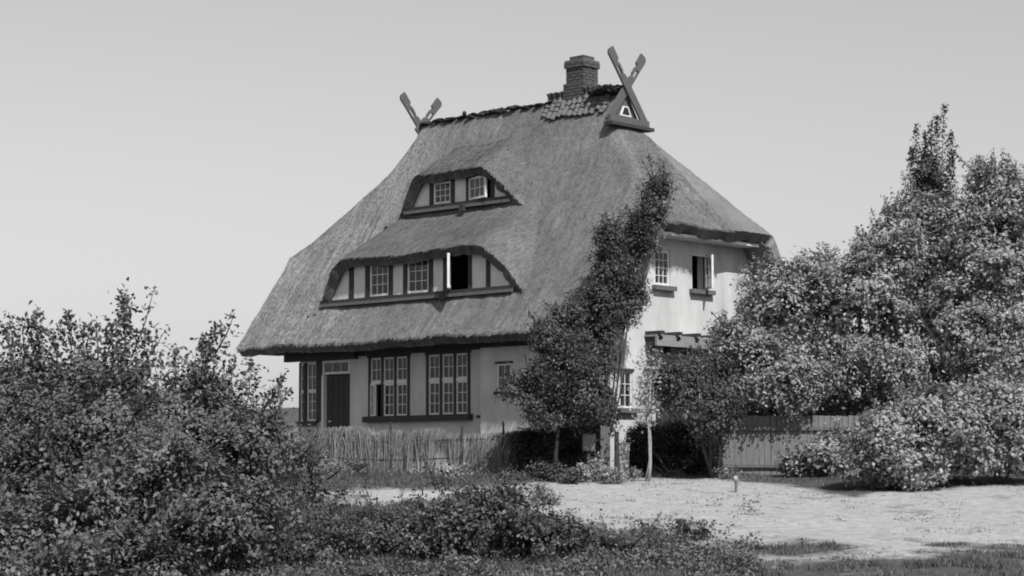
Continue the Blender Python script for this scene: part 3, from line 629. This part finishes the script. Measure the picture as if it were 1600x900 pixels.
# --- left shrubs
def sprays(D, L): return [(at(a, b_, D), at(c, d, D), int(k*1.35)) for a, b_, c, d, k in L]
plant('shrub', 'big leafy shrub at the far left edge, with ragged top against the sky', 'shrub', base_at(60, 25.2),
      [blob(40, 670, 25.2, 120, 105, 1.0), blob(110, 615, 25.5, 90, 70, .8), blob(20, 600, 25.8, 75, 55, .8), blob(150, 700, 24.6, 120, 105, 1.0), blob(30, 770, 24.4, 110, 100, .9), blob(195, 620, 25.2, 50, 50, .6)],
      1750, 24, .08, .068, LEAF_L, sprays(25.4, [(62, 610, 55, 485, 190), (110, 600, 106, 488, 160), (20, 590, 8, 512, 150), (150, 600, 150, 500, 130), (190, 630, 194, 458, 300), (205, 560, 242, 446, 34), (212, 610, 228, 515, 150), (88, 590, 84, 512, 90), (175, 610, 172, 505, 110), (35, 600, 34, 500, 120), (130, 600, 128, 520, 90)]), seed=1, trunk='stems', twigs=60, nsh=10, shrad=.15)
plant('shrub', 'leafy shrub left of the house with a twig slanting up past the eave', 'shrub', base_at(310, 27.0),
      [blob(300, 690, 27, 110, 85, 1.0), blob(370, 700, 26.8, 100, 75, .9), blob(240, 680, 26.6, 80, 80, .8), blob(305, 620, 27.2, 60, 40, .6)],
      1150, 24, .08, .068, LEAF_L, sprays(27, [(295, 640, 338, 508, 280), (335, 555, 367, 488, 44), (270, 640, 274, 545, 150), (380, 660, 392, 565, 130), (395, 665, 441, 590, 70), (250, 650, 240, 560, 110), (320, 620, 318, 530, 130), (355, 650, 362, 560, 90), (415, 680, 428, 615, 60)]), seed=2, trunk='stems', twigs=50, nsh=8, shrad=.15)
plant('shrub', 'dense low shrub at bottom left in front of the taller shrubs', 'shrub', base_at(230, 23.2),
      [blob(240, 770, 23.6, 150, 95, 1.0), blob(110, 840, 22.9, 150, 90, .9), blob(340, 815, 23.4, 130, 80, .9), blob(20, 870, 22.6, 110, 70, .8), blob(220, 890, 22.5, 140, 50, .7)],
      1650, 24, .085, .074, LEAF_L, nsh=14, seed=3, trunk='stems', twigs=40)
plant('shrub', 'sprawling shrub before the reed fence, right of the tall left shrubs', 'shrub', base_at(440, 29.0),
      [blob(420, 720, 29, 80, 60, .9), blob(460, 770, 28.6, 80, 50, .8), blob(400, 800, 27.5, 90, 50, .8)],
      800, 26, .08, .058, LEAF_M, nsh=20, seed=4, trunk='stems', twigs=20)
plant('bramble', 'low dark bramble bush in the middle foreground', 'bush', base_at(760, 25.6),
      [blob(740, 822, 25.6, 110, 62, .9), blob(690, 790, 26.2, 60, 34, .5), blob(800, 800, 26.2, 60, 34, .5), blob(850, 850, 25.2, 110, 50, .8), blob(690, 870, 24.7, 90, 45, .7), blob(940, 870, 25, 70, 35, .6)],
      1700, 26, .07, .06, LEAF_M, nsh=26, shl=(.1, .4), seed=5, trunk='stems', twigs=20)
plant('bramble', 'low tangled bush at the bottom edge between left shrubs and middle bramble', 'bush', base_at(520, 24.5),
      [blob(500, 860, 24.5, 110, 40, .8), blob(590, 835, 25.6, 80, 36, .7)],
      850, 24, .07, .055, LEAF_M, nsh=20, shl=(.1, .3), seed=6, trunk='stems', twigs=16)

# --- climber and tree at the house corner
plant('climbing_vine', 'tall dark climber growing up the house corner onto the thatch', 'climber', base_at(938, 41.0),
      [blob(930, 590, 41.2, 34, 60, .45), blob(935, 650, 41.1, 24, 40, .35), blob(915, 545, 41.0, 30, 45, .4), blob(938, 490, 41.3, 36, 60, .45), blob(962, 425, 41.6, 40, 50, .45), blob(1003, 370, 41.8, 32, 48, .4), blob(1020, 318, 41.9, 24, 36, .35), blob(952, 380, 41.5, 20, 36, .3), blob(985, 470, 41.6, 24, 45, .35), blob(1028, 290, 42.0, 14, 22, .25)],
      2600, 22, .085, .066, LEAF_V, [(at(1022, 300, 41.6), at(1030, 262, 41.6), 60), (at(950, 370, 41.2), at(945, 325, 41.2), 40), (at(965, 370, 41.2), at(968, 330, 41.2), 40), (at(935, 430, 41.1), at(925, 385, 41.1), 40), (at(925, 500, 41), at(905, 455, 41), 40), (at(1005, 330, 41.6), at(1003, 280, 41.6), 45), (at(1035, 340, 41.6), at(1050, 305, 41.6), 40)], seed=7, trunk_r=.035, trunk='stem', twigs=30, nsh=70, shl=(.05, .35), cull=.43, gap=3.2)
plant('small_tree', 'small leafy tree with slim leaning trunk before the front corner', 'tree', base_at(868, 39.6),
      [blob(880, 570, 39.6, 52, 55, .7), blob(812, 608, 39.5, 36, 26, .4), blob(908, 620, 39.6, 42, 50, .6), blob(862, 525, 39.8, 34, 28, .5), blob(885, 500, 40, 26, 22, .4), blob(850, 640, 39.4, 44, 26, .45), blob(845, 590, 39.6, 40, 30, .45)],
      1450, 20, .085, .066, LEAF_V, seed=8, bark=BARK_DARK, trunk_r=.05, twigs=30, nsh=50, shl=(.05, .3), nstem=1, cull=.46, gap=3.0)
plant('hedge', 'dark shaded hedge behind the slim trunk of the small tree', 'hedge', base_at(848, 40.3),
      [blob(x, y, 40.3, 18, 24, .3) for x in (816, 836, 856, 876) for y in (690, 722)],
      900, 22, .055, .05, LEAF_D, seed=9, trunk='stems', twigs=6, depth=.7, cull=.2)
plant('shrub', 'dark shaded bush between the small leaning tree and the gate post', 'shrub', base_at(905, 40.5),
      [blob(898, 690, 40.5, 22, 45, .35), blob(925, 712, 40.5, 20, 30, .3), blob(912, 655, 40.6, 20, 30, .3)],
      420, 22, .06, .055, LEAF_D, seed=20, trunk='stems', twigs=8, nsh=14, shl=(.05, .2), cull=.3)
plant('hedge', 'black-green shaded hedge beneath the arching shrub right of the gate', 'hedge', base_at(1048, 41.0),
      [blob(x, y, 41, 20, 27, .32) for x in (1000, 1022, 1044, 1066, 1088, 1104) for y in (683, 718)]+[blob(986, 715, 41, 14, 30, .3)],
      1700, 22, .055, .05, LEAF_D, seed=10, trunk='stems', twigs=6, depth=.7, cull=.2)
plant('shrub', 'arching dark shrub overhanging the black hedge beside the side wall', 'shrub', base_at(1112, 40.3),
      [blob(1070, 600, 39.8, 50, 48, .8), blob(1110, 640, 39.7, 40, 55, .7), blob(1108, 585, 40.2, 38, 32, .5), blob(1120, 705, 40.2, 16, 34, .3)],
      1800, 22, .08, .066, LEAF_V, nsh=25, shl=(.1, .3), seed=11, trunk='stems', twigs=20)
plant('sapling', 'thin sapling with pale trunk standing before the black hedge', 'tree', base_at(1012, 39.2),
      [blob(1012, 620, 39.2, 16, 42, .22), blob(1018, 570, 39.2, 12, 28, .18)],
      60, 16, .10, .075, LEAF_R, seed=12, trunk_r=.035, bark=BARK_PALE, twigs=8)
# --- right hand trees and shrubs
plant('lilac', 'pale-leaved bushy tree against the side wall, left of the plank fence', 'tree', base_at(1190, 41.6),
      [blob(1170, 570, 41.4, 60, 75, 1.0), blob(1150, 535, 41.6, 34, 42, .6), blob(1190, 640, 42.6, 60, 40, .4), blob(1215, 470, 41.8, 55, 70, 1.0), blob(1230, 590, 41.3, 60, 65, 1.0), blob(1265, 440, 42, 50, 45, .8)],
      2300, 22, .095, .092, LEAF_R, nsh=50, shl=(.1, .4), seed=13, gap=2.1, cull=.425, trunk_r=.09, twigs=40)
plant('leafy_tree', 'broad leafy tree rising behind the plank fence at right', 'tree', base_at(1345, 41.9),
      [blob(1340, 470, 42, 85, 85, 1.3), blob(1300, 560, 41.8, 70, 75, 1.1), blob(1400, 560, 41.7, 85, 85, 1.3), blob(1400, 400, 42.4, 70, 70, 1.1), blob(1432, 345, 42.8, 46, 50, .9), blob(1370, 405, 42.4, 36, 36, .8), blob(1280, 510, 43.2, 55, 55, .5), blob(1430, 480, 43.2, 60, 60, .5), blob(1300, 640, 43.2, 80, 45, .6), blob(1400, 640, 43.0, 70, 50, .6)],
      3000, 22, .095, .098, LEAF_R, nsh=60, shl=(.1, .45), shoots=[(at(1478, 575, 40.2), at(1430, 480, 40.3), 6), (at(1470, 560, 40.2), at(1480, 500, 40.3), 6), (at(1475, 600, 40.2), at(1440, 530, 40.2), 4)], seed=14, gap=2.1, cull=.425, trunk_r=.11, twigs=50)
plant('leafy_tree', 'tallest leafy tree cut by the right picture edge', 'tree', base_at(1565, 41.5),
      [blob(1560, 420, 42, 90, 110, 1.4), blob(1510, 370, 42.4, 65, 70, 1.0), blob(1590, 320, 42.4, 70, 65, 1.1), blob(1500, 510, 41.6, 80, 85, 1.2), blob(1590, 560, 41.3, 85, 90, 1.3), blob(1540, 290, 42.6, 30, 35, .5), blob(1480, 600, 42.6, 65, 65, .5)],
      3000, 22, .095, .098, LEAF_R, nsh=60, shl=(.1, .45), shoots=[(at(1555, 270, 42.6), at(1552, 232, 42.6), 30)], seed=15, gap=2.1, cull=.425, trunk_r=.12, twigs=50)
plant('shrub', 'sunlit large-leaved shrub spilling onto the sand at right', 'shrub', base_at(1430, 37.6),
      [blob(1400, 690, 37.3, 75, 60, .9), blob(1460, 660, 37.6, 75, 70, 1.0), blob(1350, 725, 37.4, 45, 32, .6), blob(1430, 730, 36.9, 60, 32, .6)],
      1500, 22, .095, .098, LEAF_R, nsh=30, shl=(.1, .35), seed=16, gap=2.1, cull=.425, trunk='stems', twigs=24)
plant('shrub', 'sunlit shrub on the sand bank at the right picture edge', 'shrub', base_at(1560, 38.4),
      [blob(1550, 650, 38.4, 75, 65, 1.0), blob(1600, 690, 38.2, 65, 50, .9), blob(1520, 705, 38, 45, 35, .7)],
      1450, 22, .095, .098, LEAF_R, nsh=30, shl=(.1, .35), seed=17, gap=2.1, cull=.425, trunk='stems', twigs=24)
plant('shrub', 'low shrub leaning against the plank fence above the grass bank', 'shrub', base_at(1265, 40.2),
      [blob(1278, 712, 40.2, 36, 20, .35), blob(1240, 726, 40.3, 24, 12, .25), blob(1302, 695, 40.4, 24, 20, .3)],
      330, 18, .08, .085, LEAF_R, nsh=12, shl=(.05, .2), seed=18, trunk='stems', twigs=10)
# poplar far behind
pb = base_at(1455, 62.0); pz = float(gz(pb[0], pb[1]))
pop = []
for (xb, xt, yt) in ((1430, 1432, 195), (1440, 1446, 205), (1452, 1464, 180), (1458, 1475, 163), (1465, 1486, 205), (1448, 1455, 190), (1470, 1490, 235), (1428, 1424, 230)):
    pop.append((at(1452, 400, 62), at((xb+xt)/2, 300, 62), 160)); pop.append((at((xb+xt)/2, 330, 62), at(xt, yt, 62), 330))
plant('poplar', 'slender poplar with upright branches rising behind the right trees', 'tree', (pb[0], pb[1], pz),
      [blob(1455, 330, 62, 26, 50, .6), blob(1452, 270, 62, 20, 35, .4), blob(1455, 420, 62, 32, 80, .8)],
      480, 20, .13, .13, LEAF_M, pop, seed=19, shrad=.14, trunk_r=.14, twigs=12)

# ------------------------------------------------------------------ fences, gate, small things
def gpt(x, D, dz=0.0):
    p = base_at(x, D); return np.array([p[0], p[1], float(gz(p[0], p[1]))+dz])
fa = gpt(425, 43.6); fb = gpt(800, 40.9); rf = thing('reed_fence', (fa+fb)/2, 'low ragged reed fence with leaning posts in front of the house front', 'fence')
fd = (fb-fa); fl = np.linalg.norm(fd[:2]); fe = fd/np.linalg.norm(fd); fnn = np.array([fe[1], -fe[0], 0])
for (t, lean, h) in ((.06, .12, 1.0), (.20, -.05, 1.08), (.24, .34, .95), (.52, .03, 1.1), (.58, .05, .9), (.80, -.04, 1.02), (.97, .0, 1.1)):
    p = fa+fd*t+fnn*.06; MB().tube([p+[0, 0, -.1], p+[0, 0, h*.5]-fe*lean*.5, p+[0, 0, h]-fe*lean], [.03, .027, .024], 6).build('post', TIMBER, rf)
for h in (.34, .72):
    pts = [fa+fd*t+fnn*.05+np.array([0, 0, h+.03*math.sin(t*9)]) for t in np.linspace(0, 1, 9)]; MB().tube(pts, [.014]*9, 5).build('rail', TIMBER, rf)
def reeds():
    n = 8500; t = RNG.random(n); t = t[(fbm(t*17, t*0, 91) > .30)]; n = len(t)
    h = .62+.42*fbm(t*9, t*0, 92)+RNG.uniform(-.12, .12, n); base = fa+fd*t[:, None]+fnn*RNG.uniform(-.05, .04, (n, 1))
    base[:, 2] = gz(base[:, 0], base[:, 1])-.02
    lean = (vnoise(t*7, t*0, 93)-.5)*1.3+RNG.normal(0, .16, n)
    top = base+fe*(lean*h)[:, None]+fnn*RNG.normal(0, .05, (n, 1)); top[:, 2] = base[:, 2]+h
    w = RNG.uniform(.006, .013, (n, 1)); s1 = fe*w; s2 = fnn*w
    V = np.stack([base+s1, base-s1*.5+s2, base-s1*.5-s2, top+s1*.5, top-s1*.25+s2*.5, top-s1*.25-s2*.5], 1).reshape(-1, 3)
    b = np.arange(n)[:, None]*6; F = np.concatenate([b+[0, 1, 4, 3], b+[1, 2, 5, 4], b+[2, 0, 3, 5]])
    o = add_mesh('reed_panel', V, F, REED, rf); o['kind'] = 'stuff'
reeds()
# plank fence at right
pa = gpt(1128, 41.4); pb2 = gpt(1352, 41.0); pf = thing('plank_fence', (pa+pb2)/2, 'weathered grey plank fence under the trees at right', 'fence')
pd = pb2-pa; pl = np.linalg.norm(pd[:2]); pe = pd/np.linalg.norm(pd); pn = np.array([pe[1], -pe[0], 0]); n = 24
for i in range(n):
    w = pl/n; a = i*w+.003+random.uniform(0, .004); b = (i+1)*w-.004
    if i in (10, 14): b -= .035
    h = 1.20+random.uniform(-.012, .015)-(.06 if i == 11 else 0); ti = random.uniform(-.006, .006)
    o3 = pa*1.0; MB().obox(o3, pe, pn, a, b, -.012+ti, .012+ti, -.02, h, h+random.uniform(-.008, .008)).build('plank', PLANK, pf)
for zr, rr in ((.90, .035), (.14, .03)): MB().obox(pa, pe, pn, 0, pl, .019, .075, zr, zr+rr*2).build('rail', TIMBER_GREY, pf)
for a in (.02, pl*.5, pl-.1): MB().obox(pa, pe, pn, a, a+.09, -.11, -.019, -.1, 1.12).build('post', TIMBER_GREY, pf)
# garden gate posts, notice board
g1 = gpt(945, 40.2); go = thing('gate_post', g1, 'broad dark plank gate post at the house corner', 'post')
MB().obox(g1, RH.tolist()+[0], (-FH).tolist()+[0], -.10, .0, -.05, .05, -.1, 1.05).build('upright', TIMBER_GREY, go)
MB().obox(g1, RH.tolist()+[0], (-FH).tolist()+[0], .003, .09, -.045, .045, -.1, 1.02).build('upright', TIMBER_GREY, go)
g2 = gpt(962, 39.7); go2 = thing('gate_post', g2, 'thin dark gate post beside the pale stone pillar', 'post')
MB().tube([g2+[0, 0, -.1], g2+[.01, 0, .5], g2+[0, .01, .92]], [.055, .05, .045], 8).build('upright', TIMBER, go2)
MB().tube([g2+[0, .01, .921], g2+[0, .01, .95]], [.06, .03], 8).build('cap', TIMBER, go2)
g3 = gpt(974, 40.0); go3 = thing('stone_pillar', g3, 'pale whitewashed stone pillar beside the thin gate post', 'pillar')
z = -.1
for i in range(5):
    hgt = .16+random.uniform(-.02, .02); MB().obox(g3, RH.tolist()+[0], (-FH).tolist()+[0], -.10+random.uniform(-.01, .01), .10+random.uniform(-.01, .01), -.1, .1, z, z+hgt-.012).build('stone', STONE, go3); z += hgt
nb = gpt(919, 39.9); no = thing('notice_board', nb, 'small grey framed board on a stake by the gate', 'board')
R3 = RH.tolist()+[0]; T3 = (-FH).tolist()+[0]
MB().obox(nb, R3, T3, -.105, .105, -.012, .012, .55, .86).build('panel', PLANK, no)
for (a0, a1, z0, z1) in ((-.12, .12, .862, .885), (.107, .125, .53, .861), (-.125, -.107, .53, .861)): MB().obox(nb, R3, T3, a0, a1, -.015, .018, z0, z1).build('frame', TIMBER_GREY, no)
MB().obox(nb, R3, T3, -.03, .03, -.07, -.014, -.1, .80).build('stake', TIMBER, no)
# short stake on the sand, low plank by the reed fence
sk = gpt(1147, 37.1); so = thing('stake', sk, 'short dark stake with pale top standing alone on the sand', 'stake')
MB().tube([sk+[0, 0, -.05], sk+[.01, 0, .12], sk+[.0, .01, .20]], [.03, .026, .03], 7).build('shaft', TIMBER_GREY, so)
lump(sk+[0, 0, .245], (.05, .05, .055), 301, STONE, 'knob', so)
lp = gpt(690, 39.3); lo_ = thing('low_plank', lp, 'low dark board on two pegs in the grass before the reed fence', 'board')
MB().obox(lp, R3, T3, -.42, .40, -.02, .02, .02, .10).build('board', TIMBER, lo_)
for a in (-.36, .34): MB().obox(lp, R3, T3, a, a+.05, -.06, -.022, -.1, .12).build('peg', TIMBER, lo_)

# ------------------------------------------------------------------ weeds and grass
k = 0
WEEDS = [(505, 40.8, .5, 'tall weeds at the left end of the reed fence'), (560, 40.6, .42, 'weed clump before the reed fence below the door'), (625, 40.2, .45, 'weed clump before the reed fence below the left front window'), (735, 39.6, .5, 'tall weeds before the reed fence right of the low board'), (868, 38.9, .45, 'weed clump hiding the foot of the small leaning tree'), (905, 39.2, .5, 'tall weeds under the small framed board'), (930, 39.3, .5, 'tall weeds before the broad gate post'), (840, 39.2, .4, 'weeds before the dark shaded hedge left of the trunk'), (912, 39.0, .42, 'leafy weed clump at the foot of the broad gate post'), (950, 38.6, .34, 'leafy weed clump before the thin gate post'), (885, 38.6, .30, 'weed clump under the small leaning tree'), (985, 39.2, .28, 'weed clump at the foot of the pale pillar'),
         (690, 38.6, .42, 'upright weed beside the low dark board'), (790, 38.6, .34, 'weed clump at the right end of the reed fence'), (1128, 39.9, .45, 'pale weeds at the left end of the plank fence'), (1002, 28.8, .35, 'dark weed tuft on the near edge of the sand'), (1075, 28.0, .32, 'weed tuft on the sand right of the near dark one'), (845, 33.5, .4, 'weed clump on the sand behind the middle bramble')]
for (x, D, h, lab) in WEEDS:
    p = gpt(x, D); r = h*.55
    plant('weed', lab, 'weed', (p[0], p[1], p[2]), [(p+[0, 0, h*.45], (r, r, h*.5)), (p+[r*.7, r*.5, h*.3], (r*.7, r*.7, h*.35))], 46, 14, .055, .06, LEAF_R if k % 3 != 1 else LEAF_M, seed=40+k, trunk='stems', trunk_r=.012, twigs=4, group='weeds along the sand and fence'); k += 1
def grass(n, dens, hh, name, label, seed):
    rg = np.random.default_rng(seed); D = rg.uniform(21, 42, n*4); S = rg.uniform(-1, 1, n*4)*D*.275
    X = CAM[0]+FH[0]*D+RH[0]*S; Y = CAM[1]+FH[1]*D+RH[1]*S; u = 800+FPX*S/D
    c = cover(S, D, X, Y); tuft = fbm(X/.35, Y/.35, 81); pr = np.clip(c*1.15-.12, 0, 1)**1.4*np.clip((tuft-.34)*4, .03, 1)+.05*(tuft > .56)
    lo_ = np.interp(u, [400, 640, 900, 1000, 1150, 1400, 1600, 1800], [35.2, 33.5, 30.2, 28.6, 27.0, 26.4, 26.9, 27.5]); pr = pr+np.clip((lo_+6-D)/6, 0, 1)**1.5*.30*np.clip((tuft-.44)*8, 0, 1)*(fbm(X/1.4, Y/1.4, 87) > .44)
    rt = np.clip((S/D-.04)*14, 0, 1); pr = pr*(1-rt+rt*np.clip((fbm(X/.55+7, Y/.55, 89)-.40)*6, 0, 1))
    house_ = (X > .2) & (X < HX+.1) & (Y > -.05)
    ok = (rg.random(n*4) < pr) & ~house_; X, Y, D = X[ok][:n], Y[ok][:n], D[ok][:n]; k = len(X); tf = tuft[ok][:n]
    Z = gz(X, Y); h = hh*rg.uniform(.45, 1.3, k)*(.5+1.2*np.clip(tf-.3, 0, .5))*np.clip(c[ok][:n]**1.5, .14, 1)*np.where(D > 36, .6, .85)*np.where(S[ok][:n] > .10*D, .5, 1)
    an = rg.uniform(0, 2*math.pi, k); w = rg.uniform(.004, .009, k); ln = h*rg.uniform(.05, .65, k); la = rg.uniform(0, 2*math.pi, k)
    B = np.stack([X, Y, Z-.01], -1); sd = np.stack([np.cos(an)*w, np.sin(an)*w, 0*w], -1)
    M_ = B+np.stack([np.cos(la)*ln*.35, np.sin(la)*ln*.35, h*.6], -1); T = B+np.stack([np.cos(la)*ln, np.sin(la)*ln, h], -1)
    V = np.stack([B-sd, B+sd, M_+sd*.8, M_-sd*.8, T], 1).reshape(-1, 3); b = np.arange(k)[:, None]*5
    F4 = (b+[0, 1, 2, 3]); F3 = np.concatenate([b+[3, 2, 4]])
    F = np.concatenate([F4, np.concatenate([F3, F3[:, 2:3]], 1)])
    F = [list(map(int, q)) if q[2] != q[3] else list(map(int, q[:3])) for q in F]
    o = add_mesh(name, V, F, GRASS, None, (0, 0, 0)); tag(o, label, 'grass', kind='stuff')
grass(170000, 1, .24, 'grass', 'wild grass round the edges of the sand', 5)
def undergrowth():
    rg = np.random.default_rng(77); n = 26000; D = rg.uniform(21.5, 33.5, n); S = rg.uniform(-1, .45, n)*D*.27
    X = CAM[0]+FH[0]*D+RH[0]*S; Y = CAM[1]+FH[1]*D+RH[1]*S; c = cover(S, D, X, Y); t = fbm(X/.8+3, Y/.8, 83)
    ok = (rg.random(n) < np.clip((t-.40)*5, 0, 1)*np.clip(c*1.4-.4, 0, 1)); X, Y, t = X[ok], Y[ok], t[ok]; k = len(X); per = 9
    i = np.repeat(np.arange(k), per); h = np.clip(t[i]-.36, .03, .3)*.9
    Q = np.stack([X[i], Y[i], gz(X, Y)[i]+h*rg.random(len(i))], -1)+rg.normal(0, .05, (len(i), 3))*[1, 1, .3]
    N = rg.normal(size=(len(i), 3))*.7+[0, 0, .8]; V = leaf_faces(Q, N, .055*rg.uniform(.6, 1.4, len(i)))
    o = add_mesh('undergrowth', V, np.arange(len(V)).reshape(-1, 4), LEAF_L, None, (0, 0, 0)); tag(o, 'leafy weeds carpeting the ground in the left foreground', 'undergrowth', kind='stuff')
undergrowth()
def litter():
    rg = np.random.default_rng(78); n = 60000; D = rg.uniform(25, 41, n); S = rg.uniform(-.6, 1, n)*D*.28
    X = CAM[0]+FH[0]*D+RH[0]*S; Y = CAM[1]+FH[1]*D+RH[1]*S; t = fbm(X/.7+5, Y/.7, 84); t2 = fbm(X/2.3, Y/2.3, 88)
    ok = rg.random(n) < np.clip((t-.46)*3, 0.015, 1)*np.clip((t2-.36)*4, .1, 1); X, Y = X[ok], Y[ok]; k = len(X)
    Q = np.stack([X, Y, gz(X, Y)+rg.uniform(.004, .03, k)], -1); N = rg.normal(size=(k, 3))*.55+[0, 0, 1]
    V = leaf_faces(Q, N, .034*rg.uniform(.4, 1.6, k), .45)
    o = add_mesh('leaf_litter', V, np.arange(len(V)).reshape(-1, 4), LITTER, None, (0, 0, 0)); tag(o, 'small dry leaves and sprigs scattered over the sand', 'litter', kind='stuff')
litter()
